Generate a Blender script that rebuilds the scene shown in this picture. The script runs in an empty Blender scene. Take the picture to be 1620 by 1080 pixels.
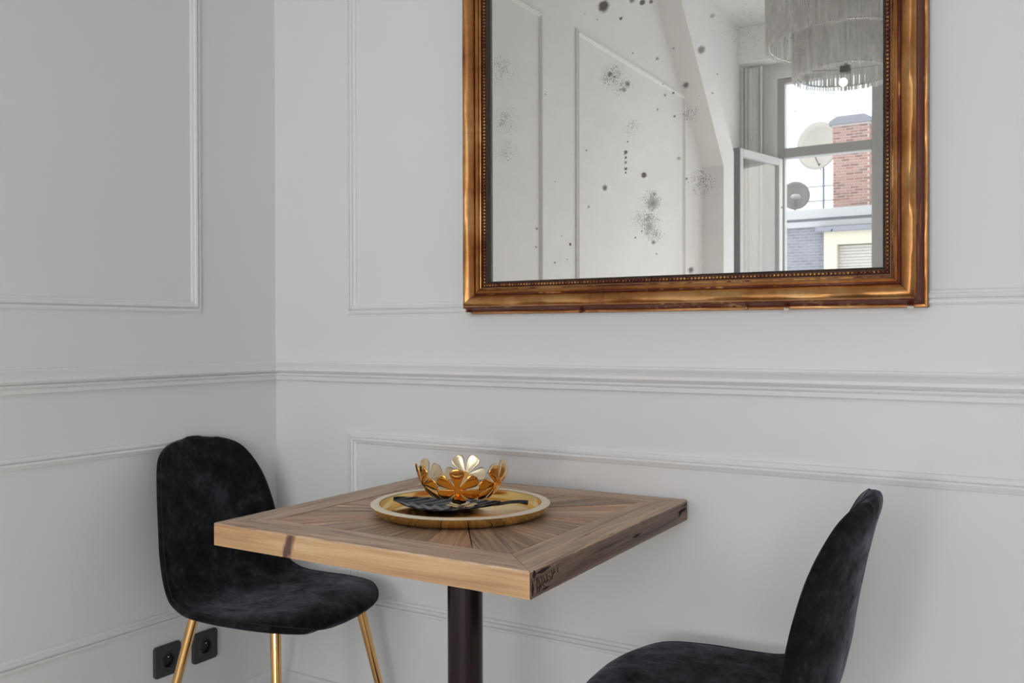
import bpy, bmesh, math, random
from mathutils import Vector, Matrix

scene = bpy.context.scene
COL = scene.collection
PI = math.pi

# ------------------------------------------------------------------ camera
cam_data = bpy.data.cameras.new('camera')
cam = bpy.data.objects.new('camera', cam_data)
COL.objects.link(cam)
YAW, PITCH, ROLL = 0.5479, -0.0084, -0.0023
fw = Vector((-math.sin(YAW) * math.cos(PITCH), math.cos(YAW) * math.cos(PITCH), math.sin(PITCH)))
rt = Vector((math.cos(YAW), math.sin(YAW), 0))
up = rt.cross(fw)
r2 = rt * math.cos(ROLL) + up * math.sin(ROLL)
u2 = -rt * math.sin(ROLL) + up * math.cos(ROLL)
M = Matrix((r2, u2, -fw)).transposed().to_4x4()
M.translation = Vector((1.9847, -1.93, 1.1255))
cam.matrix_world = M
cam_data.sensor_width = 36.0
cam_data.lens = 36.0 * 1454.04 / 1620
cam_data.clip_start = 0.05
cam_data.clip_end = 300
scene.camera = cam

# ------------------------------------------------------------------ world, daylight, exposure
world = bpy.data.worlds.new('world')
scene.world = world
world.use_nodes = True
wn = world.node_tree.nodes
wl = world.node_tree.links
bg = wn['Background']
wtc = wn.new('ShaderNodeTexCoord')
wno = wn.new('ShaderNodeTexNoise')
wno.inputs['Scale'].default_value = 2.2
wno.inputs['Detail'].default_value = 6
wrp = wn.new('ShaderNodeValToRGB')
wrp.color_ramp.elements[0].color = (0.66, 0.80, 1.0, 1)
wrp.color_ramp.elements[0].position = 0.38
wrp.color_ramp.elements[1].color = (1.0, 1.0, 1.0, 1)
wrp.color_ramp.elements[1].position = 0.58
wl.new(wtc.outputs['Generated'], wno.inputs['Vector'])
wl.new(wno.outputs['Fac'], wrp.inputs['Fac'])
wl.new(wrp.outputs['Color'], bg.inputs['Color'])
bg.inputs['Strength'].default_value = 3.3


def portal(x0, x1, z0, z1, y):
    l = bpy.data.lights.new('window_portal', 'AREA')
    l.shape = 'RECTANGLE'
    l.size = x1 - x0
    l.size_y = z1 - z0
    l.cycles.is_portal = True
    o = bpy.data.objects.new('window_portal', l)
    o.location = ((x0 + x1) / 2, y, (z0 + z1) / 2)
    o.rotation_euler = (PI / 2, 0, 0)      # -Z of the light points to +Y, into the room
    COL.objects.link(o)


W1 = (0.09, 1.45, 0.12, 3.03)       # window 1 opening x0,x1,z0,z1
W2 = (1.85, 3.75, 0.12, 3.03)  # unseen second window, added to let in more daylight
WY = -5.05                          # inner face of the window wall
portal(W1[0], W1[1], W1[2], W1[3], WY - 0.21)
portal(W2[0], W2[1], W2[2], W2[3], WY - 0.21)

scene.view_settings.view_transform = 'Standard'
scene.view_settings.look = 'None'
scene.view_settings.gamma = 1
scene.view_settings.use_curve_mapping = False
scene.view_settings.exposure = 0.13
scene.cycles.max_bounces = 12
scene.cycles.diffuse_bounces = 8
scene.cycles.glossy_bounces = 6
scene.cycles.transparent_max_bounces = 12
scene.cycles.caustics_reflective = False
scene.cycles.caustics_refractive = False
scene.cycles.sample_clamp_indirect = 6
scene.cycles.use_denoising = True


FILL = 16.0                         # strength of the two added, unseen fill lamps


# ------------------------------------------------------------------ helpers
def tag(o, label=None, cat=None, group=None, kind=None):
    if label:
        o['label'] = label
    if cat:
        o['category'] = cat
    if group:
        o['group'] = group
    if kind:
        o['kind'] = kind
    return o


def link_mesh(name, me, mats, parent=None, smooth=False):
    if not isinstance(mats, (list, tuple)):
        mats = [mats]
    if not me.materials:
        for m in mats:
            me.materials.append(m)
    if smooth:
        for p in me.polygons:
            p.use_smooth = True
    o = bpy.data.objects.new(name, me)
    COL.objects.link(o)
    if parent is not None:
        o.parent = parent
    return o


def from_bm(name, bm, mats, parent=None, smooth=False, angle=None):
    bmesh.ops.recalc_face_normals(bm, faces=bm.faces)
    me = bpy.data.meshes.new(name)
    bm.to_mesh(me)
    bm.free()
    o = link_mesh(name, me, mats, parent, smooth)
    if angle is not None:
        for p in me.polygons:
            p.use_smooth = True
        me.set_sharp_from_angle(angle=angle)
    return o


def empty(name, loc=(0, 0, 0), rz=0.0, parent=None):
    o = bpy.data.objects.new(name, None)
    o.empty_display_size = 0.05
    o.location = loc
    o.rotation_euler = (0, 0, rz)
    COL.objects.link(o)
    if parent is not None:
        o.parent = parent
    return o


def add_box(bm, x0, x1, y0, y1, z0, z1, bevel=0.0, seg=1):
    vs = [bm.verts.new((x, y, z)) for x in (x0, x1) for y in (y0, y1) for z in (z0, z1)]
    for q in ((0, 1, 3, 2), (4, 6, 7, 5), (0, 4, 5, 1), (2, 3, 7, 6), (0, 2, 6, 4), (1, 5, 7, 3)):
        bm.faces.new([vs[i] for i in q])
    if bevel > 0:
        es = list({e for v in vs for e in v.link_edges})
        bmesh.ops.bevel(bm, geom=es, offset=bevel, segments=seg, affect='EDGES', profile=0.5)
    return vs


def add_prism(bm, pts, ax, a, b):
    """polygon pts (two coordinates) extruded along axis ax ('x','y','z') from a to b"""
    def P(p, t):
        if ax == 'x':
            return (t, p[0], p[1])
        if ax == 'y':
            return (p[0], t, p[1])
        return (p[0], p[1], t)
    A = [bm.verts.new(P(p, a)) for p in pts]
    B = [bm.verts.new(P(p, b)) for p in pts]
    n = len(pts)
    bm.faces.new(A[::-1])
    bm.faces.new(B)
    for i in range(n):
        bm.faces.new((A[i], A[(i + 1) % n], B[(i + 1) % n], B[i]))


def add_tube(bm, pts, radii, n=16, cap=True):
    """tube through 3d points with a radius at each"""
    pts = [Vector(p) for p in pts]
    if not isinstance(radii, (list, tuple)):
        radii = [radii] * len(pts)
    rings = []
    for i, p in enumerate(pts):
        d = (pts[min(i + 1, len(pts) - 1)] - pts[max(i - 1, 0)]).normalized()
        ref = Vector((0, 0, 1)) if abs(d.z) < 0.9 else Vector((1, 0, 0))
        a = d.cross(ref).normalized()
        b = d.cross(a)
        rings.append([bm.verts.new(p + (a * math.cos(2 * PI * k / n) + b * math.sin(2 * PI * k / n)) * radii[i]) for k in range(n)])
    for A, B in zip(rings, rings[1:]):
        for k in range(n):
            bm.faces.new((A[k], A[(k + 1) % n], B[(k + 1) % n], B[k]))
    if cap:
        bm.faces.new(rings[0][::-1])
        bm.faces.new(rings[-1])


def add_loop_tube(bm, pts, r, n=8):
    pts = [Vector(p) for p in pts]
    m = len(pts)
    rings = []
    for i, p in enumerate(pts):
        d = (pts[(i + 1) % m] - pts[i - 1]).normalized()
        ref = Vector((0, 0, 1)) if abs(d.z) < 0.9 else Vector((1, 0, 0))
        a = d.cross(ref).normalized()
        b = d.cross(a)
        rings.append([bm.verts.new(p + (a * math.cos(2 * PI * k / n) + b * math.sin(2 * PI * k / n)) * r) for k in range(n)])
    for i in range(m):
        A, B = rings[i], rings[(i + 1) % m]
        for k in range(n):
            bm.faces.new((A[k], A[(k + 1) % n], B[(k + 1) % n], B[k]))


def add_lathe(bm, prof, n=64, centre=(0, 0, 0), closed=False):
    """prof: list of (r, z)"""
    cx, cy, cz = centre
    rings = []
    for r, z in prof:
        if r < 1e-6:
            rings.append([bm.verts.new((cx, cy, cz + z))])
        else:
            rings.append([bm.verts.new((cx + r * math.cos(2 * PI * k / n), cy + r * math.sin(2 * PI * k / n), cz + z)) for k in range(n)])
    prs = list(zip(rings, rings[1:]))
    if closed:
        prs.append((rings[-1], rings[0]))
    for A, B in prs:
        for k in range(n):
            k2 = (k + 1) % n
            if len(A) == 1 and len(B) == 1:
                continue
            if len(A) == 1:
                bm.faces.new((A[0], B[k2], B[k]))
            elif len(B) == 1:
                bm.faces.new((A[k], A[k2], B[0]))
            else:
                bm.faces.new((A[k], A[k2], B[k2], B[k]))


# ------------------------------------------------------------------ materials
class NT:
    def __init__(self, name):
        self.m = bpy.data.materials.new(name)
        self.m.use_nodes = True
        self.t = self.m.node_tree
        self.p = self.t.nodes['Principled BSDF']
        self.out = self.t.nodes['Material Output']

    def n(self, kind, **kw):
        nd = self.t.nodes.new('ShaderNode' + kind)
        for k, v in kw.items():
            if hasattr(nd, k) and k not in ('Scale',):
                setattr(nd, k, v)
        return nd

    def l(self, a, b):
        self.t.links.new(a, b)

    def s(self, **kw):
        for k, v in kw.items():
            self.p.inputs[k.replace('_', ' ')].default_value = v
        return self

    def noise(self, vec, scale, detail=4, rough=0.55, dist=0.0):
        nd = self.n('TexNoise')
        nd.inputs['Scale'].default_value = scale
        nd.inputs['Detail'].default_value = detail
        nd.inputs['Roughness'].default_value = rough
        nd.inputs['Distortion'].default_value = dist
        if vec is not None:
            self.l(vec, nd.inputs['Vector'])
        return nd.outputs['Fac']

    def ramp(self, fac, stops):
        nd = self.n('ValToRGB')
        cr = nd.color_ramp
        while len(cr.elements) < len(stops):
            cr.elements.new(0.5)
        for e, (p, c) in zip(cr.elements, stops):
            e.position = p
            e.color = tuple(c) + (1,) if len(c) == 3 else c
        self.l(fac, nd.inputs['Fac'])
        return nd.outputs['Color']

    def math(self, op, a, b=None, c=None, clamp=False):
        nd = self.n('Math')
        nd.operation = op
        nd.use_clamp = clamp
        for i, v in enumerate((a, b, c)):
            if v is None:
                continue
            if isinstance(v, (int, float)):
                nd.inputs[i].default_value = v
            else:
                self.l(v, nd.inputs[i])
        return nd.outputs[0]

    def mix(self, fac, a, b, blend='MIX'):
        nd = self.n('Mix')
        nd.data_type = 'RGBA'
        nd.blend_type = blend
        for sock, v in ((nd.inputs[0], fac), (nd.inputs[6], a), (nd.inputs[7], b)):
            if isinstance(v, (int, float)):
                sock.default_value = v
            elif isinstance(v, tuple):
                sock.default_value = v if len(v) == 4 else v + (1,)
            else:
                self.l(v, sock)
        return nd.outputs[2]

    def coords(self, scale=(1, 1, 1), which='Object', loc=None):
        tc = self.n('TexCoord')
        mp = self.n('Mapping')
        mp.inputs['Scale'].default_value = scale
        if loc is not None:
            if isinstance(loc, tuple):
                mp.inputs['Location'].default_value = loc
            else:
                self.l(loc, mp.inputs['Location'])
        self.l(tc.outputs[which], mp.inputs['Vector'])
        return mp.outputs['Vector']

    def bump(self, h, strength=0.3, dist=0.002):
        b = self.n('Bump')
        b.inputs['Strength'].default_value = strength
        b.inputs['Distance'].default_value = dist
        self.l(h, b.inputs['Height'])
        self.l(b.outputs['Normal'], self.p.inputs['Normal'])
        return b


def simple(name, col, rough=0.5, metal=0.0, **kw):
    k = NT(name)
    k.s(Base_Color=tuple(col) + (1,), Roughness=rough, Metallic=metal, **kw)
    return k.m


def paint(name, col, rough=0.55, bump=0.08):
    k = NT(name)
    v = k.coords((1, 1, 1))
    f = k.noise(v, 1.3, 3)
    c = k.ramp(f, [(0.3, tuple(x * 0.975 for x in col)), (0.7, col)])
    k.l(c, k.p.inputs['Base Color'])
    k.s(Roughness=rough)
    k.bump(k.noise(v, 60, 3), bump, 0.001)
    return k.m


m_wall = paint('wall_paint', (0.80, 0.80, 0.80))
m_trim = paint('trim_paint', (0.82, 0.82, 0.815), 0.42, 0.04)
m_ceil = paint('ceiling_paint', (0.70, 0.70, 0.70))


def wood(name, dark, mid, light, grain=1.0, bump=0.5, rough=0.55, knot=None, vary=0.35, crack=0.6):
    """weathered timber, grain along local X"""
    k = NT(name)
    oi = k.n('ObjectInfo')
    cx = k.n('CombineXYZ')
    k.l(k.math('MULTIPLY', oi.outputs['Random'], 37.0), cx.inputs['Y'])
    k.l(k.math('MULTIPLY', oi.outputs['Random'], 13.0), cx.inputs['X'])
    v1 = k.coords((3.0 * grain, 55, 55), loc=cx.outputs[0])
    v2 = k.coords((9.0 * grain, 260, 260), loc=cx.outputs[0])
    v3 = k.coords((4, 9, 9), loc=cx.outputs[0])
    f1 = k.noise(v1, 1.0, 5, 0.6, 0.6)
    f2 = k.noise(v2, 1.0, 3, 0.6)
    f3 = k.noise(v3, 1.0, 3)
    f = k.math('ADD', k.math('MULTIPLY', f1, 0.55), k.math('ADD', k.math('MULTIPLY', f2, 0.25), k.math('MULTIPLY', f3, 0.2)))
    c = k.ramp(f, [(0.34, dark), (0.5, mid), (0.64, light)])
    # each plank has a tone of its own
    tone = k.math('ADD', k.math('MULTIPLY', oi.outputs['Random'], vary), 1.0 - vary / 2)
    hs = k.n('HueSaturation')
    k.l(c, hs.inputs['Color'])
    k.l(tone, hs.inputs['Value'])
    col = hs.outputs['Color']
    wr = k.math('FRACT', k.math('MULTIPLY', oi.outputs['Random'], 7.31))
    if vary > 0.3:
        col = k.mix(k.math('MULTIPLY', k.math('GREATER_THAN', wr, 0.6), 0.35), col, (0.50, 0.22, 0.10), 'MIX')
    # fine open cracks along the grain
    cr = k.math('GREATER_THAN', k.noise(k.coords((5 * grain, 150, 150), loc=cx.outputs[0]), 1.0, 2, 0.5, 0.3), 0.66)
    col = k.mix(k.math('MULTIPLY', cr, crack), col, tuple(x * 0.35 for x in dark))
    if knot:
        tc = k.n('TexCoord')
        sp = k.n('SeparateXYZ')
        k.l(tc.outputs['Object'], sp.inputs[0])
        n1 = k.noise(k.coords((60, 60, 25)), 1.0, 4)
        kx, slope, w = knot
        d = k.math('SUBTRACT', sp.outputs['X'], kx)
        d = k.math('SUBTRACT', d, k.math('MULTIPLY', k.math('SUBTRACT', sp.outputs['Z'], 0.738), slope))
        d = k.math('ABSOLUTE', k.math('ADD', d, k.math('MULTIPLY', k.math('SUBTRACT', n1, 0.5), 0.022)))
        mr = k.n('MapRange')
        mr.inputs['From Min'].default_value = w
        mr.inputs['From Max'].default_value = w * 0.35
        k.l(d, mr.inputs['Value'])
        col = k.mix(k.math('MULTIPLY', mr.outputs[0], 0.92), col, (0.075, 0.024, 0.026))
    k.l(col, k.p.inputs['Base Color'])
    k.s(Roughness=rough)
    k.bump(k.math('SUBTRACT', k.math('ADD', f1, f2), cr), bump, 0.0012)
    return k.m


m_wood_top = wood('weathered_wood', (0.15, 0.080, 0.048), (0.50, 0.310, 0.195), (0.82, 0.57, 0.38), rough=0.46, vary=0.6, bump=0.8)
m_wood_border = wood('border_wood', (0.22, 0.132, 0.086), (0.56, 0.375, 0.25), (0.78, 0.57, 0.40), rough=0.48, vary=0.12, bump=0.8)
m_wood_pine = wood('sanded_pine', (0.36, 0.18, 0.090), (0.56, 0.34, 0.170), (0.68, 0.46, 0.26), grain=0.7, bump=0.25, knot=(-0.157, 0.30, 0.013), vary=0.0, crack=0.12)
m_wood_side = wood('stained_side', (0.085, 0.054, 0.040), (0.245, 0.162, 0.118), (0.36, 0.25, 0.19), grain=0.8, vary=0.0)
m_core = simple('dark_core', (0.02, 0.012, 0.009), 0.9)
m_burn = simple('burnt_wood', (0.024, 0.012, 0.009), 0.85)

# brass, polished and brushed
def brass(name, c1, c2, rough, aniso=0.0, nscale=(6, 6, 6), bump=0.0):
    k = NT(name)
    f = k.noise(k.coords(nscale), 1.0, 4)
    k.l(k.ramp(f, [(0.35, c1), (0.65, c2)]), k.p.inputs['Base Color'])
    r = k.n('MapRange')
    r.inputs['To Min'].default_value = rough * 0.8
    r.inputs['To Max'].default_value = rough * 1.3
    k.l(f, r.inputs['Value'])
    k.l(r.outputs[0], k.p.inputs['Roughness'])
    k.s(Metallic=1.0, Anisotropic=aniso)
    if bump:
        k.bump(k.noise(k.coords((3, 500, 500)), 1.0, 2), bump, 0.0003)
    return k.m


m_leg = brass('polished_brass', (0.74, 0.43, 0.17), (0.82, 0.51, 0.23), 0.07)
m_tray = brass('tray_brass', (0.86, 0.56, 0.18), (0.95, 0.66, 0.26), 0.13)
m_rim = brass('brushed_rim', (0.92, 0.80, 0.60), (0.97, 0.87, 0.70), 0.42)
m_rim.node_tree.nodes['Principled BSDF'].inputs['Metallic'].default_value = 0.55
m_petal = brass('petal_gold', (0.74, 0.36, 0.10), (0.84, 0.46, 0.15), 0.05)
m_petal_in = brass('petal_champagne', (0.82, 0.68, 0.45), (0.90, 0.77, 0.55), 0.30)  # brushed inside; reflected white wall and window put into the paler colour

# black velvet
k = NT('black_velvet')
v = k.coords((1, 1, 1))
f1 = k.noise(v, 13, 7, 0.68, 0.3)
f2 = k.noise(k.coords((50, 90, 60)), 1.0, 4, 0.7, 0.2)
f = k.math('ADD', k.math('MULTIPLY', f1, 0.7), k.math('MULTIPLY', f2, 0.3))
k.l(k.ramp(f, [(0.40, (0.0030, 0.0030, 0.0035)), (0.52, (0.0105, 0.0105, 0.0125)), (0.64, (0.032, 0.031, 0.038))]), k.p.inputs['Base Color'])
sw = k.n('MapRange')
sw.inputs['From Min'].default_value = 0.36
sw.inputs['From Max'].default_value = 0.68
sw.inputs['To Min'].default_value = 0.03
sw.inputs['To Max'].default_value = 0.50
k.l(f, sw.inputs['Value'])
k.l(sw.outputs[0], k.p.inputs['Sheen Weight'])
k.s(Roughness=0.85, Sheen_Roughness=0.35, Sheen_Tint=(0.80, 0.78, 0.95, 1))
k.p.inputs['Specular IOR Level'].default_value = 0.12
k.bump(k.noise(v, 300, 2), 0.25, 0.001)
m_velvet = k.m
m_piping = simple('black_piping', (0.010, 0.010, 0.013), 0.9)
m_black = simple('socket_black', (0.030, 0.030, 0.032), 0.42)
m_hole = simple('hole_black', (0.004, 0.004, 0.004), 0.4)
m_steel = simple('pin_steel', (0.75, 0.75, 0.75), 0.25, 1.0)
m_pole = NT('bronze_pole')
m_pole.s(Base_Color=(0.030, 0.018, 0.019, 1), Roughness=0.24, Metallic=0.55)
m_pole.bump(m_pole.noise(m_pole.coords((1, 1, 1)), 90, 3), 0.06, 0.001)
m_pole = m_pole.m

# gilded frame
def gilt(name, rub):
    k = NT(name)
    v = k.coords((1, 1, 1))
    f1 = k.noise(v, 9, 6, 0.65)
    f2 = k.noise(k.coords((70, 70, 9)), 1.0, 4)
    col = k.ramp(f1, [(0.30, (0.31, 0.115, 0.034)), (0.5, (0.50, 0.235, 0.080)), (0.72, (0.68, 0.41, 0.18))])
    red = k.ramp(k.math('ADD', k.math('MULTIPLY', f1, 0.5), k.math('MULTIPLY', f2, 0.5)), [(rub - 0.05, (1, 1, 1)), (rub + 0.05, (0, 0, 0))])
    col = k.mix(red, col, (0.13, 0.022, 0.010))
    cracks = k.math('GREATER_THAN', k.noise(k.coords((3, 3, 240)), 1.0, 2, 0.5, 0.4), 0.71)
    col = k.mix(k.math('MULTIPLY', cracks, 0.35), col, (0.12, 0.045, 0.02))
    k.l(col, k.p.inputs['Base Color'])
    mt = k.n('MapRange')
    mt.inputs['To Min'].default_value = 0.85
    mt.inputs['To Max'].default_value = 0.2
    k.l(red, mt.inputs['Value'])
    k.l(mt.outputs[0], k.p.inputs['Metallic'])
    k.s(Roughness=0.31)
    k.bump(f2, 0.12, 0.001)
    return k.m


m_gilt = gilt('old_gilding', 0.36)
m_gilt_red = gilt('worn_gilding', 0.60)
m_bead = gilt('bead_gilding', 0.50)
m_bole = simple('red_bole', (0.055, 0.012, 0.009), 0.45)
m_rebate = simple('frame_rebate', (0.035, 0.025, 0.015), 0.6)
m_chip = simple('bare_gesso', (0.70, 0.66, 0.58), 0.8)

# ------------------------------------------------------------------ room shell
LY = -3.677          # where the left wall meets the rafter
CZ = 3.40            # ceiling
bm = bmesh.new()
add_box(bm, -0.35, 6.4, 0.0, 0.15, 0, CZ)
tag(from_bm('wall_back', bm, m_wall), kind='structure')
bm = bmesh.new()
add_prism(bm, [(0, 0), (0, CZ), (-2.56, CZ), (LY, 2.165), (LY, 0)], 'x', -0.12, 0.0)
tag(from_bm('wall_left', bm, m_wall), kind='structure')
bm = bmesh.new()
add_box(bm, -0.32, -0.15, -5.26, -2.3, 0, CZ)
tag(from_bm('wall_alcove', bm, m_wall), kind='structure')
# rafter and its post, standing proud of the wall
bm = bmesh.new()
add_prism(bm, [(LY, 0), (LY, 2.165), (-2.56, CZ), (-2.86, CZ), (LY - 0.20, 2.28), (LY - 0.20, 0)], 'x', -0.15, 0.134)
tag(from_bm('trim_rafter', bm, m_wall), kind='structure')
# window wall with its openings
bm = bmesh.new()
y0, y1 = WY - 0.20, WY
xs = [-0.15, W1[0], W1[1], W2[0], W2[1], 6.4]
for a, b, solid in zip(xs, xs[1:], (1, 0, 1, 0, 1)):
    if solid:
        add_box(bm, a, b, y0, y1, 0, CZ)
    else:
        add_box(bm, a, b, y0, y1, 0, W1[2])
        add_box(bm, a, b, y0, y1, W1[3], CZ)
tag(from_bm('wall_front', bm, m_wall), kind='structure')
bm = bmesh.new()
add_box(bm, 6.4, 6.55, -5.25, 0.15, 0, CZ)
tag(from_bm('wall_right', bm, m_wall), kind='structure')
bm = bmesh.new()
add_box(bm, -0.35, 6.55, -5.27, 0.15, CZ, CZ + 0.12)
tag(from_bm('ceiling', bm, m_ceil), kind='structure')
# floor of oak boards
k = NT('oak_floor')
br = k.n('TexBrick')
br.inputs['Scale'].default_value = 1.0
br.inputs['Brick Width'].default_value = 0.9
br.inputs['Row Height'].default_value = 0.12
br.inputs['Mortar Size'].default_value = 0.002
br.inputs['Color1'].default_value = (0.68, 0.63, 0.56, 1)
br.inputs['Color2'].default_value = (0.76, 0.71, 0.64, 1)
br.inputs['Mortar'].default_value = (0.10, 0.06, 0.03, 1)
k.l(k.coords((1, 1, 1)), br.inputs['Vector'])
g = k.noise(k.coords((3, 60, 60)), 1.0, 4)
k.l(k.mix(0.35, br.outputs['Color'], k.ramp(g, [(0.3, (0.66, 0.61, 0.55)), (0.7, (0.80, 0.76, 0.70))])), k.p.inputs['Base Color'])
k.s(Roughness=0.4)
bm = bmesh.new()
add_box(bm, -0.35, 6.55, -5.27, 0.15, -0.1, 0)
tag(from_bm('floor', bm, k.m), kind='structure')

# ------------------------------------------------------------------ mouldings
PANEL = [(0, -0.002), (0, 0.007), (0.0045, 0.0095), (0.0085, 0.0095), (0.0095, 0.0045), (0.0115, 0.0045), (0.0125, 0.0110), (0.0165, 0.0130), (0.0205, 0.0115),
         (0.0215, 0.0060), (0.0240, 0.0055), (0.0270, 0.0045), (0.0285, 0.0030), (0.0285, -0.002)]
RAIL = [(0.0, -0.002), (0.0, 0.013), (0.002, 0.0155), (0.009, 0.0165), (0.0115, 0.0150), (0.0125, 0.0185), (0.0165, 0.0215), (0.0205, 0.0195), (0.0212, 0.0150), (0.0225, 0.0150),
        (0.0235, 0.0235), (0.029, 0.0290), (0.036, 0.0280), (0.043, 0.0205), (0.048, 0.0120), (0.0500, 0.0105), (0.0505, 0.0070), (0.0555, 0.0055), (0.0560, -0.002)]
BASE = [(0.0, -0.002), (0.0, 0.016), (0.118, 0.016), (0.124, 0.020), (0.134, 0.019), (0.144, 0.010), (0.152, 0.006), (0.154, -0.002)]


def panel_frame(name, to_world, a0, a1, b0, b1, corners=None):
    """closed mitred moulding frame; profile offset grows inwards from the outline"""
    bm = bmesh.new()
    C = corners or [(a0, b0), (a1, b0), (a1, b1), (a0, b1)]
    n = len(C)
    area = sum(C[i][0] * C[(i + 1) % n][1] - C[(i + 1) % n][0] * C[i][1] for i in range(n))
    if area < 0:
        C = C[::-1]
    rings = []
    for (o, h) in PANEL:
        ring = []
        for i in range(n):
            p0, p1, p2 = Vector(C[i - 1]), Vector(C[i]), Vector(C[(i + 1) % n])
            d1, d2 = (p1 - p0).normalized(), (p2 - p1).normalized()
            n1, n2 = Vector((-d1.y, d1.x)), Vector((-d2.y, d2.x))
            bis = (n1 + n2) / (1 + n1.dot(n2))
            q = p1 + bis * o
            ring.append(bm.verts.new(to_world(q.x, q.y, h)))
        rings.append(ring)
    for A, B in zip(rings, rings[1:]):
        for i in range(n):
            bm.faces.new((A[i], A[(i + 1) % n], B[(i + 1) % n], B[i]))
    return tag(from_bm(name, bm, m_trim), kind='structure')


def on_back(a, b, h):
    return (a, -h, b)


def on_left(a, b, h):      # a = distance from the corner
    return (h, -a, b)


panel_frame('trim_1', on_back, 0.281, 3.30, 1.180, 3.05)
panel_frame('trim_2', on_back, 0.281, 3.30, 0.3855, 0.8545)
panel_frame('trim_3', on_left, 0.273, 1.63, 1.184, 2.53)
panel_frame('trim_4', on_left, 0.273, 1.63, 0.3855, 0.8545)
panel_frame('trim_5', on_left, 1.945, 3.36, 1.184, 2.55)
panel_frame('trim_6', on_left, 1.945, 3.36, 0.3855, 0.8545)


def run(name, prof, z0, conv):
    """moulding that runs along the left wall, turns the corner and follows the back wall"""
    bm = bmesh.new()
    secs = []
    A = [bm.verts.new((h, LY, z0 + z)) for z, h in prof]
    B = [bm.verts.new((h, -h, z0 + z)) for z, h in prof]
    Cc = [bm.verts.new((6.4, -h, z0 + z)) for z, h in prof]
    for P, Q in ((A, B), (B, Cc)):
        for i in range(len(prof) - 1):
            bm.faces.new((P[i], P[i + 1], Q[i + 1], Q[i]))
    return tag(from_bm(name, bm, m_trim), kind='structure')


run('trim_7', RAIL, 0.994, None)
run('baseboard_left', BASE, 0.0, None)

# ------------------------------------------------------------------ window 1 (seen in the mirror)
m_frame = paint('window_paint', (0.38, 0.38, 0.385), 0.4, 0.03)  # white frame greyed: its backlit shade is put into the colour
k = NT('window_glass')
tr = k.n('BsdfTransparent')
gl = k.n('BsdfGlossy')
gl.inputs['Roughness'].default_value = 0.0
fr = k.n('Fresnel')
fr.inputs['IOR'].default_value = 1.52
mx = k.n('MixShader')
geo = k.n('NewGeometry')
k.l(k.math('MULTIPLY', k.math('MULTIPLY', fr.outputs[0], 1.9, clamp=True), k.math('SUBTRACT', 1.0, geo.outputs['Backfacing'])), mx.inputs[0])
k.l(tr.outputs[0], mx.inputs[1])
k.l(gl.outputs[0], mx.inputs[2])
k.l(mx.outputs[0], k.out.inputs['Surface'])
m_glass = k.m
m_seal = simple('grey_seal', (0.10, 0.10, 0.105), 0.6)
m_sash = paint('sash_paint', (0.66, 0.66, 0.665), 0.4, 0.03)
FY0, FY1 = -5.13, -5.06      # depth of the window frame


def frame_boxes(x0, x1, z0, z1, mull, trans, parent, first=False):
    bm = bmesh.new()
    w = 0.052
    add_box(bm, x0, x0 + w, FY0, FY1, z0, z1, 0.004)
    add_box(bm, x1 - w, x1, FY0, FY1, z0, z1, 0.004)
    add_box(bm, x0 + w, x1 - w, FY0, FY1, z0, z0 + w, 0.004)
    add_box(bm, x0 + w, x1 - w, FY0, FY1, z1 - w * 0.7, z1, 0.004)
    from_bm('window_frame', bm, m_frame, parent)
    bm = bmesh.new()
    add_box(bm, mull - 0.04, mull + 0.04, FY0 - 0.005, FY1 + 0.02, z0 + w, z1 - w * 0.7, 0.004)
    from_bm('mullion', bm, m_frame, parent)
    bm = bmesh.new()
    add_box(bm, x0 + w, mull - 0.04, FY0 - 0.005, FY1 + 0.01, trans, trans + 0.073, 0.004)
    add_box(bm, mull + 0.04, x1 - w, FY0 - 0.005, FY1 + 0.01, trans, trans + 0.073, 0.004)
    from_bm('transom', bm, m_frame, parent)


w1 = tag(empty('window_1'), kind='structure')
frame_boxes(W1[0], W1[1], W1[2], W1[3], 0.80, 2.432, w1)
for a, b in ((0.142, 0.76), (0.84, 1.398)):
    bm = bmesh.new()
    add_box(bm, a, b, -5.098, -5.092, 2.505, 2.994)
    from_bm('pane', bm, m_glass, w1)


def sash(width, z0, z1, parent, loc, ang):
    """casement hinged at its local origin, running along local +X"""
    bm = bmesh.new()
    w, d = 0.052, 0.022
    add_box(bm, 0, w, -d, d, z0, z1, 0.003)
    add_box(bm, width - w, width, -d, d, z0, z1, 0.003)
    add_box(bm, w, width - w, -d, d, z0, z0 + 0.08, 0.003)
    add_box(bm, w, width - w, -d, d, z1 - w, z1, 0.003)
    o = from_bm('casement', bm, m_sash, parent)
    o.location = loc
    o.rotation_euler = (0, 0, ang)
    bm = bmesh.new()
    add_box(bm, width, width + 0.012, -0.030, 0.030, z0, z1, 0.002)
    from_bm('edge_seal', bm, m_seal, o)
    bm = bmesh.new()
    add_box(bm, w, width - w, -0.003, 0.003, z0 + 0.08, z1 - w)
    from_bm('pane', bm, m_glass, o)
    return o


sash(0.60, 0.18, 2.425, w1, (0.112, -5.045, 0), math.radians(104.0))
sash(0.555, 0.18, 2.425, w1, (1.395, -5.095, 0), PI)
for i, W in ((2, W2),):
    wi = tag(empty('window_%d' % i), kind='structure')
    frame_boxes(W[0], W[1], W[2], W[3], (W[0] + W[1]) / 2, 2.432, wi)
# pelmet over the window
bm = bmesh.new()
add_box(bm, -0.15, 1.75, -4.99, -4.86, 3.13, CZ, 0.004)
tag(from_bm('trim_8', bm, m_wall), kind='structure')

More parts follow.
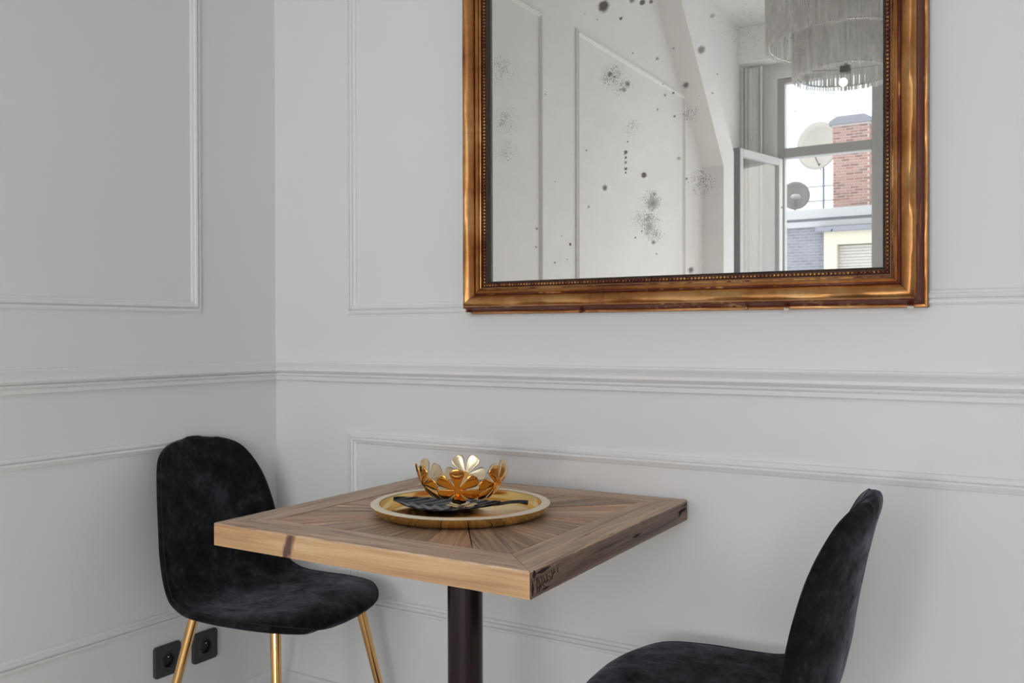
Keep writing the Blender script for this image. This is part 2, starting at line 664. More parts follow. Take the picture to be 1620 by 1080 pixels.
# curtain
bm = bmesh.new()
NX, NZ = 90, 24
m_curt = NT('curtain_cloth')
m_curt.s(Base_Color=(0.62, 0.62, 0.60, 1), Roughness=0.9)
m_curt.p.inputs['Transmission Weight'].default_value = 0.0
m_curt = m_curt.m
grid = []
for j in range(NZ + 1):
    z = 0.05 + (3.10 - 0.05) * j / NZ
    row = []
    for i in range(NX + 1):
        s = i / NX
        x = -0.140 + 0.17 * s + 0.003 * math.sin(z * 3 + s * 9)
        y = -4.915 + 0.022 * math.sin(s * 2 * PI * 6 + 0.4 * math.sin(z * 1.3)) * (0.6 + 0.4 * math.sin(s * 7 + 1))
        row.append(bm.verts.new((x, y, z)))
    grid.append(row)
for j in range(NZ):
    for i in range(NX):
        bm.faces.new((grid[j][i], grid[j][i + 1], grid[j + 1][i + 1], grid[j + 1][i]))
o = from_bm('curtain', bm, m_curt, smooth=True)
tag(o, 'pale grey curtain bunched beside the open window, seen in the mirror', 'curtain')

# ------------------------------------------------------------------ mirror
mir = empty('wall_mirror', (1.216, 0, 1.185))
tag(mir, 'old gilded wall mirror with beaded edge and foxed silvering', 'mirror')
GX0, GX1, GZ0, GZ1 = 0.762 - 1.216, 1.670 - 1.216, 1.253 - 1.185, 2.55 - 1.185
PROF = [(0.000, 0.024), (0.000, 0.034), (0.0035, 0.038), (0.0045, 0.0365), (0.0145, 0.0375), (0.0155, 0.046), (0.0175, 0.047), (0.0185, 0.0435),
        (0.0200, 0.0435), (0.0215, 0.050), (0.0250, 0.053), (0.0285, 0.0505), (0.0295, 0.0455), (0.0320, 0.0450), (0.0335, 0.0480),
        (0.0380, 0.0550), (0.0440, 0.0610), (0.0510, 0.0640), (0.0570, 0.0625), (0.0615, 0.0570), (0.0625, 0.0535), (0.0645, 0.0525),
        (0.0660, 0.0380), (0.0690, 0.0270), (0.0730, 0.0230), (0.0770, 0.0225), (0.0790, 0.0180), (0.0790, 0.002)]
MATI = [3, 3, 0, 4, 0, 0, 2, 2, 0, 0, 0, 0, 1, 1, 0, 0, 0, 0, 0, 0, 1, 1, 1, 1, 0, 0, 1]
random.seed(4)


def frame_side(p0, p1, din, n):
    """one mitred rail; p0,p1 inner corners (x,z); din = unit vector pointing outwards; n segments"""
    bm = bmesh.new()
    p0, p1 = Vector(p0), Vector(p1)
    d = (p1 - p0).normalized()
    L = (p1 - p0).length
    rows = []
    for (o, h) in PROF:
        a, b = p0 - d * (o - 0.0004) + Vector(din) * o, p1 + d * (o - 0.0004) + Vector(din) * o
        row = []
        for i in range(n + 1):
            q = a.lerp(b, i / n)
            wob = 0.0006 * math.sin(i * 0.9 + o * 300) if o > 0.03 else 0
            row.append(bm.verts.new((q.x, -(h + wob), q.y)))
        rows.append(row)
    for r_i, (A, B) in enumerate(zip(rows, rows[1:])):
        for i in range(n):
            f = bm.faces.new((A[i], A[i + 1], B[i + 1], B[i]))
            f.material_index = MATI[r_i]
    o = from_bm('frame_rail', bm, [m_gilt, m_gilt_red, m_bead, m_rebate, m_bole], mir, angle=math.radians(40))
    return o


cs = [(GX0, GZ0), (GX1, GZ0), (GX1, GZ1), (GX0, GZ1)]
frame_side(cs[0], cs[1], (0, -1), 30)
frame_side(cs[1], cs[2], (1, 0), 40)
frame_side(cs[2], cs[3], (0, 1), 30)
frame_side(cs[3], cs[0], (-1, 0), 40)
# beading all round
bm = bmesh.new()


def bead(x, z):
    add_lathe(bm, [(0, -0.0040), (0.0034, -0.002), (0.0040, 0.0), (0.0034, 0.002), (0, 0.0040)], 8, centre=(x, -0.0385, z))


nx = int((GX1 - GX0 + 0.019) / 0.0080)
for i in range(nx + 1):
    x = GX0 - 0.0095 + (GX1 - GX0 + 0.019) * i / nx
    bead(x, GZ0 - 0.0095)
    bead(x, GZ1 + 0.0095)
nz = int((GZ1 - GZ0 + 0.019) / 0.0080)
for i in range(1, nz):
    z = GZ0 - 0.0095 + (GZ1 - GZ0 + 0.019) * i / nz
    bead(GX0 - 0.0095, z)
    bead(GX1 + 0.0095, z)
tag(from_bm('beading', bm, m_bead, mir, smooth=True), kind='stuff')
# wooden backing board
bm = bmesh.new()
add_box(bm, GX0 - 0.07, GX1 + 0.07, -0.019, -0.001, GZ0 - 0.07, GZ1 + 0.07)
from_bm('backing_board', bm, m_rebate, mir)
# foxed silvered glass
k = NT('foxed_silver')
tc = k.n('TexCoord')
vo = tc.outputs['Object']
nz1 = k.n('TexNoise')
nz1.inputs['Scale'].default_value = 120
nz1.inputs['Detail'].default_value = 5
k.l(vo, nz1.inputs['Vector'])
sub = k.n('VectorMath')
sub.operation = 'SUBTRACT'
k.l(nz1.outputs['Color'], sub.inputs[0])
sub.inputs[1].default_value = (0.5, 0.5, 0.5)
scl = k.n('VectorMath')
scl.operation = 'SCALE'
scl.inputs['Scale'].default_value = 0.008
k.l(sub.outputs[0], scl.inputs[0])
addv = k.n('VectorMath')
addv.operation = 'ADD'
k.l(vo, addv.inputs[0])
k.l(scl.outputs[0], addv.inputs[1])
dv = addv.outputs[0]
# (x, z, radius, softness, strength) of the spots of lost silver
SPOTS = [(-0.1468, 0.6866, 0.0127, 0.30, 0.95), (-0.0519, 0.6773, 0.0061, 0.30, 0.90), (-0.0308, 0.6747, 0.0045, 0.30, 0.80), (-0.0764, 0.6876, 0.0061, 0.50, 0.70), (-0.1043, 0.6516, 0.0040, 0.30, 0.90), (-0.1628, 0.6607, 0.0019, 0.40, 0.80), (0.0857, 0.5497, 0.0078, 0.40, 0.70), (0.0500, 0.4788, 0.0065, 0.50, 0.80), (0.0209, 0.4664, 0.0029, 0.40, 0.80), (0.0018, 0.4648, 0.0030, 0.40, 0.60), (-0.0160, 0.5467, 0.0037, 0.40, 0.60), (0.1096, 0.6185, 0.0042, 0.60, 0.50), (-0.1312, 0.5304, 0.0054, 0.40, 0.85), (-0.1201, 0.5216, 0.0031, 0.40, 0.80), (-0.0874, 0.5012, 0.0054, 0.60, 0.80), (-0.0967, 0.4897, 0.0047, 0.50, 0.70), (-0.1061, 0.4910, 0.0023, 0.40, 0.60), (-0.0923, 0.3484, 0.0046, 0.40, 0.90), (-0.0923, 0.3370, 0.0026, 0.40, 0.90), (-0.0923, 0.3256, 0.0031, 0.40, 0.90), (-0.0923, 0.3114, 0.0040, 0.40, 0.90), (-0.0923, 0.3015, 0.0025, 0.40, 0.80), (-0.0478, 0.2931, 0.0061, 0.35, 0.90), (-0.1443, 0.2731, 0.0057, 0.50, 0.80), (0.0238, 0.4149, 0.0029, 0.40, 0.80), (-0.0161, 0.4352, 0.0019, 0.40, 0.80), (-0.2340, 0.1495, 0.0030, 0.30, 0.90), (-0.1862, 0.2330, 0.0032, 0.50, 0.60), (-0.0254, 0.1427, 0.0045, 0.50, 0.70), (0.0612, 0.0778, 0.0057, 0.50, 0.80), (0.0512, 0.2758, 0.0029, 0.40, 0.60), (-0.0238, 0.2490, 0.0037, 0.60, 0.60), (-0.0268, 0.2282, 0.0090, 0.90, 0.75), (-0.0344, 0.1755, 0.0060, 0.90, 0.60), (-0.0404, 0.1646, 0.0045, 0.90, 0.50), (-0.3260, 0.1468, 0.0021, 0.40, 0.80), (-0.3241, 0.1904, 0.0026, 0.50, 0.70), (0.0339, 0.3228, 0.0036, 0.60, 0.50), (0.1095, 0.4528, 0.0021, 0.40, 0.60)]
acc = None
for (sx, sz, r, soft, st) in SPOTS:
    ds = k.n('VectorMath')
    ds.operation = 'DISTANCE'
    k.l(dv, ds.inputs[0])
    ds.inputs[1].default_value = (sx, -0.0253, sz)
    mr = k.n('MapRange')
    mr.inputs['From Min'].default_value = r * (1 + soft)
    mr.inputs['From Max'].default_value = r * (1 - soft)
    mr.inputs['To Max'].default_value = st
    k.l(ds.outputs['Value'], mr.inputs['Value'])
    acc = mr.outputs[0] if acc is None else k.math('MAXIMUM', acc, mr.outputs[0])
# clouds of fine specks
CLOUDS = [(-0.0313, 0.2342, 0.0387, 1.00), (-0.0389, 0.1898, 0.0448, 1.00), (-0.0239, 0.1608, 0.0357, 0.80), (-0.0586, 0.1981, 0.0333, 0.70), (-0.1264, 0.5254, 0.0468, 0.90), (-0.0998, 0.5001, 0.0401, 0.70), (-0.0767, 0.4048, 0.0366, 0.50), (-0.4190, 0.5840, 0.0644, 0.60), (-0.4103, 0.4599, 0.0606, 0.60), (0.0855, 0.2632, 0.0558, 0.60), (0.1822, 0.5591, 0.0789, 0.28), (0.1956, 0.6095, 0.0655, 0.28), (0.2803, 0.5425, 0.0748, 0.28), (0.0571, 0.4162, 0.0426, 0.50), (-0.4105, 0.3832, 0.0536, 0.50)]
cl = None
for (sx, sz, r, st) in CLOUDS:
    ds = k.n('VectorMath')
    ds.operation = 'DISTANCE'
    k.l(dv, ds.inputs[0])
    ds.inputs[1].default_value = (sx, -0.0253, sz)
    mr = k.n('MapRange')
    mr.interpolation_type = 'SMOOTHSTEP'
    mr.inputs['From Min'].default_value = r
    mr.inputs['From Max'].default_value = 0.0
    mr.inputs['To Max'].default_value = st
    k.l(ds.outputs['Value'], mr.inputs['Value'])
    cl = mr.outputs[0] if cl is None else k.math('MAXIMUM', cl, mr.outputs[0])
cl = k.math('MULTIPLY', cl, k.math('MULTIPLY', k.noise(vo, 45, 4, 0.7), 1.7))
fine = k.noise(vo, 330, 4, 0.8)
speck = k.math('MULTIPLY', k.math('GREATER_THAN', k.math('ADD', fine, k.math('MULTIPLY', cl, 0.24)), 0.65), 0.55)
vor = k.n('TexVoronoi')
vor.inputs['Scale'].default_value = 42
k.l(dv, vor.inputs['Vector'])
wn_ = k.n('TexWhiteNoise')
k.l(vor.outputs['Position'], wn_.inputs['Vector'])
small = k.math('MULTIPLY', k.math('LESS_THAN', vor.outputs['Distance'], 0.085), k.math('GREATER_THAN', wn_.outputs['Value'], 0.86))
mask = k.math('MAXIMUM', k.math('MAXIMUM', acc, k.math('MULTIPLY', small, 0.7)), speck, clamp=True)
gls = k.n('BsdfGlossy')
gls.inputs['Color'].default_value = (0.87, 0.845, 0.80, 1)
gls.inputs['Roughness'].default_value = 0.012
haze = k.n('BsdfDiffuse')
haze.inputs['Color'].default_value = (0.62, 0.60, 0.56, 1)
dark = k.n('BsdfDiffuse')
dark.inputs['Color'].default_value = (0.10, 0.085, 0.075, 1)
m1 = k.n('MixShader')
hz = k.n('MapRange')
hz.inputs['From Min'].default_value = 0.3
hz.inputs['From Max'].default_value = 0.7
hz.inputs['To Min'].default_value = 0.10
hz.inputs['To Max'].default_value = 0.24
k.l(k.noise(k.coords((4, 4, 4)), 1.0, 5, 0.6), hz.inputs['Value'])
k.l(hz.outputs[0], m1.inputs[0])
k.l(gls.outputs[0], m1.inputs[1])
k.l(haze.outputs[0], m1.inputs[2])
m2 = k.n('MixShader')
k.l(mask, m2.inputs[0])
k.l(m1.outputs[0], m2.inputs[1])
k.l(dark.outputs[0], m2.inputs[2])
k.l(m2.outputs[0], k.out.inputs['Surface'])
bm = bmesh.new()
add_box(bm, GX0 - 0.006, GX1 + 0.006, -0.0250, -0.0205, GZ0 - 0.006, GZ1 + 0.006)
from_bm('mirror_glass', bm, k.m, mir)
# pegs under the frame, chipped corner
for px, r in ((1.011, 0.0050), (1.400, 0.0042)):
    bm = bmesh.new()
    add_tube(bm, [(px - 1.216, -0.024, 0.012), (px - 1.216, -0.026, -0.004), (px - 1.216 + 0.002, -0.031, -0.008)], [r * 0.6, r * 0.8, r], 8)
    from_bm('peg', bm, m_bead, mir, smooth=True)
for (cx_, cz_, w_) in ((-0.5275, -0.0085, 0.015), (0.262, -0.0105, 0.010), (0.497, -0.0105, 0.012)):
    bm = bmesh.new()
    add_box(bm, cx_, cx_ + w_, -0.030, -0.0195, cz_ - 0.0035, cz_ + 0.003, 0.0012)
    tag(from_bm('chip', bm, m_chip, mir), 'bare pale gesso where gilding has broken off')

# ------------------------------------------------------------------ table
TA = Vector((0.559, -0.709))
TB = Vector((1.273, -0.712))
TC = Vector((1.262, -0.008))
TD = Vector((0.555, -0.015))
TT, TH = 0.044, 0.76
tcx = (TA + TB + TC + TD) / 4
table = empty('bistro_table', (tcx.x, tcx.y, 0))
tag(table, 'square bistro table with reclaimed wood sunburst top on dark metal pole', 'table')
rel = [p - tcx for p in (TA, TB, TC, TD)]
BW = 0.082


def inset(poly, d):
    n = len(poly)
    out = []
    for i in range(n):
        p0, p1, p2 = poly[i - 1], poly[i], poly[(i + 1) % n]
        d1, d2 = (p1 - p0).normalized(), (p2 - p1).normalized()
        n1, n2 = Vector((-d1.y, d1.x)), Vector((-d2.y, d2.x))
        out.append(p1 + (n1 + n2) / (1 + n1.dot(n2)) * d)
    return out


inner = inset(rel, BW)
random.seed(11)


def border_board(i, mats):
    a, b = rel[i], rel[(i + 1) % 4]
    c, d = inner[(i + 1) % 4], inner[i]
    mid = (a + b + c + d) / 4
    ang = math.atan2((b - a).y, (b - a).x)
    R = Matrix.Rotation(-ang, 2)
    q = [R @ (p - mid) for p in (a, b, c, d)]
    g = 0.0007
    n = 44
    bm = bmesh.new()
    rows = []
    # strips across: bottom outer, lower outer, upper outer (worn arris), top..., inner top, inner bottom
    for (t, z, kind) in ((0.0, TH - TT, 'b'), (0.0, TH - TT * 0.55, 's'), (0.0, TH - 0.0022, 'a'), (0.028, TH, 'a'), (0.5, TH, 't'), (1.0, TH - 0.0003, 't'), (1.0, TH - TT, 'b')):
        row = []
        for s in range(n + 1):
            u = s / n
            lo = q[0].lerp(q[3], t)
            hi = q[1].lerp(q[2], t)
            p = lo.lerp(hi, u)
            p = Vector((p.x + (g if u < 0.5 else -g) * (1 if s in (0, n) else 0), p.y))
            jz = jy = 0
            if kind == 'a' and 0 < s < n:
                jz = -abs(random.gauss(0, 0.00035 if i == 0 else 0.0002))
                jy = abs(random.gauss(0, 0.0005)) if t == 0 else random.gauss(0, 0.0006)
                if i < 2 and random.random() < 0.05:
                    jz -= 0.0014
                    jy += 0.0012
            if kind in 'bs' and t == 0 and 0 < s < n:
                jy = abs(random.gauss(0, 0.0003))
            row.append(bm.verts.new((p.x, p.y + jy, z + jz)))
        rows.append(row)
    for ri, (A, B) in enumerate(zip(rows, rows[1:])):
        for s in range(n):
            f = bm.faces.new((A[s], A[s + 1], B[s + 1], B[s]))
            f.material_index = 1 if ri in (0, 1) else 0
    A, B = rows[-1], rows[0]
    for s in range(n):
        bm.faces.new((A[s], A[s + 1], B[s + 1], B[s]))
    bm.faces.new([r[0] for r in rows])
    bm.faces.new([r[n] for r in rows][::-1])
    o = from_bm('border_board', bm, mats, table)
    o.location = (mid.x, mid.y, 0)
    o.rotation_euler = (0, 0, ang)
    return o


bb_front = border_board(0, [m_wood_border, m_wood_pine])
tag(bb_front, 'front board with pale sanded pine edge and a dark knot')
bb_right = border_board(1, [m_wood_border, m_wood_side])
border_board(2, [m_wood_border, m_wood_side])
border_board(3, [m_wood_border, m_wood_side])
# core board under the starburst
bm = bmesh.new()
cin = inset(rel, BW - 0.004)
add_prism(bm, [(p.x, p.y) for p in inset(rel, BW + 0.0006)], 'z', TH - TT + 0.002, TH - 0.006)
from_bm('core_board', bm, m_core, table)
# starburst of wedge planks
angs = []
t = 0.04
while t < 2 * PI - 0.06:
    angs.append(t)
    t += random.choice((0.12, 0.15, 0.18, 0.21, 0.25, 0.28))
inn = inset(rel, BW + 0.0012)


def hit(a):
    d = Vector((math.cos(a), math.sin(a)))
    best = 9
    for i in range(4):
        p, q = inn[i], inn[(i + 1) % 4]
        e = q - p
        den = d.x * e.y - d.y * e.x
        if abs(den) < 1e-9:
            continue
        tt = (p.x * e.y - p.y * e.x) / den
        uu = (p.x * d.y - p.y * d.x) / den
        if tt > 0 and -1e-6 <= uu <= 1 + 1e-6:
            best = min(best, tt)
    return d * best


cang = [math.atan2(p.y, p.x) % (2 * PI) for p in inn]
for i, a in enumerate(angs):
    b = angs[(i + 1) % len(angs)]
    if b < a:
        b += 2 * PI
    pts = [hit(a)]
    for j in range(4):
        for cc in (cang[j], cang[j] + 2 * PI):
            if a < cc < b:
                pts.append(inn[j].copy())
    pts.append(hit(b))
    mid_a = (a + b) / 2
    apex = Vector((math.cos(mid_a), math.sin(mid_a))) * 0.006
    poly = [apex] + pts
    poly = inset(poly, 0.0008)
    R = Matrix.Rotation(-mid_a, 2)
    bm = bmesh.new()
    top = TH - random.uniform(0.0002, 0.0014)
    add_prism(bm, [tuple(R @ p) for p in poly], 'z', TH - 0.010, top)
    o = from_bm('plank', bm, m_wood_top, table)
    o.rotation_euler = (0, 0, mid_a)
# scorch marks and splits on the right side (local frame of the right board: X along the side, outer face at -Y)
m_inv = None


def side_bits(name, bits, parent):
    for (x, z, w, h, sk) in bits:
        bm = bmesh.new()
        yo = -BW / 2 - 0.0010
        pts = [(x, z), (x + w * 0.45, z - h * 0.5), (x + w, z + sk), (x + w * 0.5, z + h * 0.6)]
        add_prism(bm, pts, 'y', yo, yo + 0.0035)
        from_bm(name, bm, m_burn, parent)


side_bits('split', [(0.045, 0.735, 0.045, 0.004, 0.001), (-0.335, 0.752, 0.05, 0.006, 0.002), (-0.346, 0.752, 0.012, 0.012, 0.0), (-0.315, 0.7225, 0.025, 0.003, 0.001), (-0.349, 0.730, 0.008, 0.020, 0.0), (0.322, 0.741, 0.022, 0.007, 0.002)], bb_right)
strokes = [[(-.326, .742), (-.322, .730), (-.325, .722)], [(-.318, .745), (-.314, .736), (-.319, .726)], [(-.311, .742), (-.306, .737), (-.311, .729), (-.305, .726)],
           [(-.300, .744), (-.297, .735), (-.301, .730)], [(-.293, .740), (-.286, .736), (-.291, .730)], [(-.283, .747), (-.280, .738), (-.283, .731)],
           [(-.274, .747), (-.277, .739), (-.270, .742)], [(-.262, .746), (-.261, .738)], [(-.330, .728), (-.315, .731)], [(-.309, .733), (-.294, .733)],
           [(-.331, .746), (-.331, .722)], [(.300, .743), (.300, .731)], [(.305, .744), (.305, .733)], [(.310, .744), (.311, .735)], [(.315, .745), (.315, .737)],
           [(.320, .745), (.321, .738)], [(.332, .750), (.346, .752)]]
for st in strokes:
    bm = bmesh.new()
    add_tube(bm, [(x, -BW / 2 - 0.0003, z) for x, z in st], 0.0008, 6)
    from_bm('scorch_mark', bm, m_burn, bb_right)
# metal pole, mounting plate and base
bm = bmesh.new()
add_lathe(bm, [(0, 0.02), (0.0365, 0.02), (0.0365, TH - TT - 0.008), (0, TH - TT - 0.008)], 48)
po = from_bm('pole', bm, m_pole, table, angle=math.radians(40))
bm = bmesh.new()
add_box(bm, -0.16, 0.16, -0.16, 0.16, TH - TT - 0.008, TH - TT + 0.0018, 0.002)
from_bm('mounting_plate', bm, m_pole, table)
bm = bmesh.new()
add_lathe(bm, [(0, 0), (0.21, 0), (0.212, 0.006), (0.205, 0.012), (0.05, 0.022), (0, 0.022)], 64)
from_bm('base_plate', bm, m_pole, table, angle=math.radians(35))

# ------------------------------------------------------------------ tray, leaf, bowl
tray = empty('round_tray', (0.915, -0.380, TH))
tag(tray, 'round golden metal tray with flat pale rim on the wooden table', 'tray')
bm = bmesh.new()
add_lathe(bm, [(0, 0.0006), (0.162, 0.0006), (0.170, 0.0025), (0.1755, 0.0070), (0.1790, 0.0130), (0.1805, 0.0197), (0.1660, 0.0197), (0.1640, 0.0120), (0.160, 0.0055), (0.154, 0.0030), (0, 0.0030)], 96)
from_bm('tray_body', bm, m_tray, tray, angle=math.radians(50))
bm = bmesh.new()
add_lathe(bm, [(0.1655, 0.0202), (0.1655, 0.0224), (0.1670, 0.0230), (0.1815, 0.0222), (0.1832, 0.0210), (0.1815, 0.0198), (0.1660, 0.0198)], 96, closed=True)
from_bm('rim', bm, m_rim, tray, angle=math.radians(50))

# leaf dish
k = NT('black_leaf')
k.s(Base_Color=(0.010, 0.015, 0.026, 1), Roughness=0.22, Metallic=0.3)
k.bump(k.noise(k.coords((60, 160, 60)), 1.0, 3), 0.2, 0.001)
leaf = empty('leaf_dish', (0.905, -0.365, TH + 0.003), math.atan2(0.09, 0.27))
tag(leaf, 'black leaf shaped dish with upturned tips lying in the tray', 'dish')
bm = bmesh.new()
NU, NV = 60, 24
THK = 0.0014
rows = [[], []]
L0, L1 = -0.148, 0.085


def leaf_z(s, v):
    along = (s - 0.5) * 2
    z = 0.0015 + 0.011 * abs(along) ** 2.2 + 0.006 * abs(v) ** 2
    vein = abs(math.sin((s * 9 - abs(v) * 2.0) * PI))
    z += 0.0034 * vein * (1 - abs(along) ** 4) * (1 if abs(v) < 0.97 else 0)
    z -= 0.001 * math.exp(-(v / 0.06) ** 2)
    return z


for lay in (0, 1):
    for i in range(NU + 1):
        s = i / NU
        w = 0.066 * (math.sin(PI * min(max(s, 0.0), 1.0) ** 0.92)) ** 0.72 + 0.0012
        x = L0 + (L1 - L0) * s
        row = []
        for j in range(NV + 1):
            v = -1 + 2 * j / NV
            wob = 1 + 0.03 * math.sin(s * 40) * abs(v)
            row.append(bm.verts.new((x, v * w * wob, leaf_z(s, v) + (THK if lay else 0))))
        rows[lay].append(row)
for lay in (0, 1):
    for i in range(NU):
        for j in range(NV):
            R_ = rows[lay]
            bm.faces.new((R_[i][j], R_[i + 1][j], R_[i + 1][j + 1], R_[i][j + 1]))
for i in range(NU):
    for j in (0, NV):
        bm.faces.new((rows[0][i][j], rows[0][i + 1][j], rows[1][i + 1][j], rows[1][i][j]))
for i in (0, NU):
    for j in range(NV):
        bm.faces.new((rows[0][i][j], rows[0][i][j + 1], rows[1][i][j + 1], rows[1][i][j]))
from_bm('blade', bm, k.m, leaf, smooth=True)
bm = bmesh.new()
add_tube(bm, [(0.07, 0, 0.0120), (0.085, 0, 0.0150), (0.105, -0.001, 0.0190), (0.125, -0.003, 0.0215), (0.142, -0.006, 0.0200)], [0.003, 0.0034, 0.0032, 0.0034, 0.0050], 12)
from_bm('stalk', bm, k.m, leaf, smooth=True)
bm = bmesh.new()
add_tube(bm, [(L0 + 0.012 + (L1 - L0 - 0.01) * q / 12, 0, leaf_z((0.012 + (L1 - L0 - 0.01) * q / 12) / (L1 - L0), 0) + THK) for q in range(12)], [0.0009] * 6 + [0.0014] * 6, 8)
from_bm('midrib', bm, k.m, leaf, smooth=True)

# petal bowl: open flowers of mirror-polished petals joined into a round bowl
BR = 0.098
bowl = empty('petal_bowl', (0.909, -0.368, TH + 0.0095), math.radians(-56 - 5))
tag(bowl, 'openwork golden bowl made of joined flowers, standing on the black leaf', 'bowl')
CEN = Vector((0, 0, BR))


def sph(nrm, e1, e2, a, b, dr=0.0):
    """point on the bowl's sphere at tangent offset (a, b) from direction nrm"""
    rho = math.hypot(a, b)
    if rho < 1e-9:
        d = nrm
    else:
        th = rho / BR
        tdir = (e1 * a + e2 * b) / rho
        d = nrm * math.cos(th) + tdir * math.sin(th)
    return CEN + d * (BR + dr)


def petal_bm(nrm, e1, e2, ang, Lp, Wp, lift):
    bm = bmesh.new()
    NA, NB = 9, 6
    grid = [[], []]
    for lay in (0, 1):
        for i in range(NA + 1):
            s = i / NA
            r = 0.0045 + (Lp - 0.0045) * s
            # teardrop: narrow at the hub, round at the tip
            w = Wp * (0.20 + 0.80 * math.sin(min(1.0, s * 1.02) ** 1.35 * PI * 0.5)) * math.sqrt(max(0.0, 1 - max(0, (s - 0.62) / 0.38) ** 2.2)) + 0.0004
            row = []
            for j in range(NB + 1):
                v = -1 + 2 * j / NB
                cup = 0.0016 * v * v * math.sin(PI * s) - lift
                a = r * math.cos(ang) - v * w * math.sin(ang)
                b = r * math.sin(ang) + v * w * math.cos(ang)
                row.append(bm.verts.new(sph(nrm, e1, e2, a, b, -cup + (0.0007 if lay == 0 else 0))))
            grid[lay].append(row)
    for lay in (0, 1):
        G = grid[lay]
        for i in range(NA):
            for j in range(NB):
                f = bm.faces.new((G[i][j], G[i + 1][j], G[i + 1][j + 1], G[i][j + 1]))
                f.material_index = lay
    for i in range(NA):
        for j in (0, NB):
            bm.faces.new((grid[0][i][j], grid[0][i + 1][j], grid[1][i + 1][j], grid[1][i][j]))
    for i in (0, NA):
        for j in range(NB):
            bm.faces.new((grid[0][i][j], grid[0][i][j + 1], grid[1][i][j + 1], grid[1][i][j]))
    return bm


def flower(pol, az, rot, npet, Lp, Wp, lift):
    nrm = Vector((math.sin(pol) * math.cos(az), math.sin(pol) * math.sin(az), -math.cos(pol)))
    e2 = Vector((math.cos(pol) * math.cos(az), math.cos(pol) * math.sin(az), math.sin(pol)))   # upwards
    e1 = nrm.cross(e2).normalized()
    bm = bmesh.new()
    nn = 14
    lay = []
    for dr in (0.0008 + lift, -0.0003 + lift):
        c = bm.verts.new(sph(nrm, e1, e2, 0, 0, dr))
        ring = [bm.verts.new(sph(nrm, e1, e2, 0.0075 * math.cos(2 * PI * q / nn), 0.0075 * math.sin(2 * PI * q / nn), dr)) for q in range(nn)]
        for q in range(nn):
            bm.faces.new((c, ring[q], ring[(q + 1) % nn]))
        lay.append(ring)
    for q in range(nn):
        bm.faces.new((lay[0][q], lay[0][(q + 1) % nn], lay[1][(q + 1) % nn], lay[1][q]))
    fl = from_bm('flower', bm, m_petal, bowl, angle=math.radians(30))
    for p in range(npet):
        a = rot + 2 * PI * p / npet
        from_bm('petal', petal_bm(nrm, e1, e2, a, Lp, Wp, lift), [m_petal, m_petal_in], fl, smooth=True)


for i in range(6):
    flower(math.radians(59 if i % 2 == 0 else 62), i * PI / 3, -PI / 2 + (0.0 if i % 2 == 0 else PI / 6), 6, 0.0480, 0.0175, 0.0 if i % 2 == 0 else -0.0018)
flower(0.0, 0.0, 0.3, 6, 0.0330, 0.0120, 0.0009)

# ------------------------------------------------------------------ chairs
CTRL = [(0.2248, 0.4433, 0.0807, -0.0036, 0.012), (0.2156, 0.456, 0.1458, -0.0026, 0.018), (0.1603, 0.4641, 0.2058, 0.0038, 0.021),
        (0.0751, 0.4607, 0.2248, 0.0109, 0.021), (-0.013, 0.452, 0.2248, 0.0204, 0.021), (-0.0913, 0.4493, 0.2201, 0.0302, 0.021),
        (-0.1533, 0.4696, 0.2138, 0.0402, 0.021), (-0.1931, 0.5174, 0.2091, 0.0478, 0.021), (-0.2127, 0.584, 0.2069, 0.0508, 0.021),
        (-0.2259, 0.6599, 0.1981, 0.049, 0.02), (-0.2418, 0.7358, 0.1816, 0.0431, 0.019), (-0.2576, 0.7995, 0.1535, 0.0290, 0.018),
        (-0.2680, 0.8319, 0.1156, 0.0165, 0.0170), (-0.2705, 0.8478, 0.0790, 0.0080, 0.0145), (-0.2700, 0.8535, 0.0360, 0.0020, 0.0090)]


def catmull(P, n):
    P = [list(p) for p in P]
    Q = [[2 * a - b for a, b in zip(P[0], P[1])]] + P + [[2 * a - b for a, b in zip(P[-1], P[-2])]]
    out = []
    for i in range(len(P) - 1):
        a, b, c, d = Q[i:i + 4]
        for kk in range(n):
            t = kk / n
            out.append([.5 * (2 * b[j] + (-a[j] + c[j]) * t + (2 * a[j] - 5 * b[j] + 4 * c[j] - d[j]) * t * t + (-a[j] + 3 * b[j] - 3 * c[j] + d[j]) * t ** 3) for j in range(5)])
    out.append(P[-1])
    return out


def shell_rings(n, m):
    R = catmull(CTRL, n)
    rings = []
    frames = []
    for i, (X, Z, w, e, h) in enumerate(R):
        a, b = R[max(i - 1, 0)], R[min(i + 1, len(R) - 1)]
        T = Vector((b[0] - a[0], b[1] - a[1])).normalized()
        N = Vector((T.y, -T.x))
        ring = []
        for j in range(m):
            an = 2 * PI * j / m
            c, s = math.cos(an), math.sin(an)
            u = math.copysign(abs(c) ** .75, c)
            v = math.copysign(abs(s) ** .75, s)
            off = e * abs(u) ** 2.2 + h * v
            ring.append(Vector((X + N.x * off, u * w, Z + N.y * off)))
        rings.append(ring)
        frames.append((Vector((X, Z)), N, w, e, h))
    return rings, frames


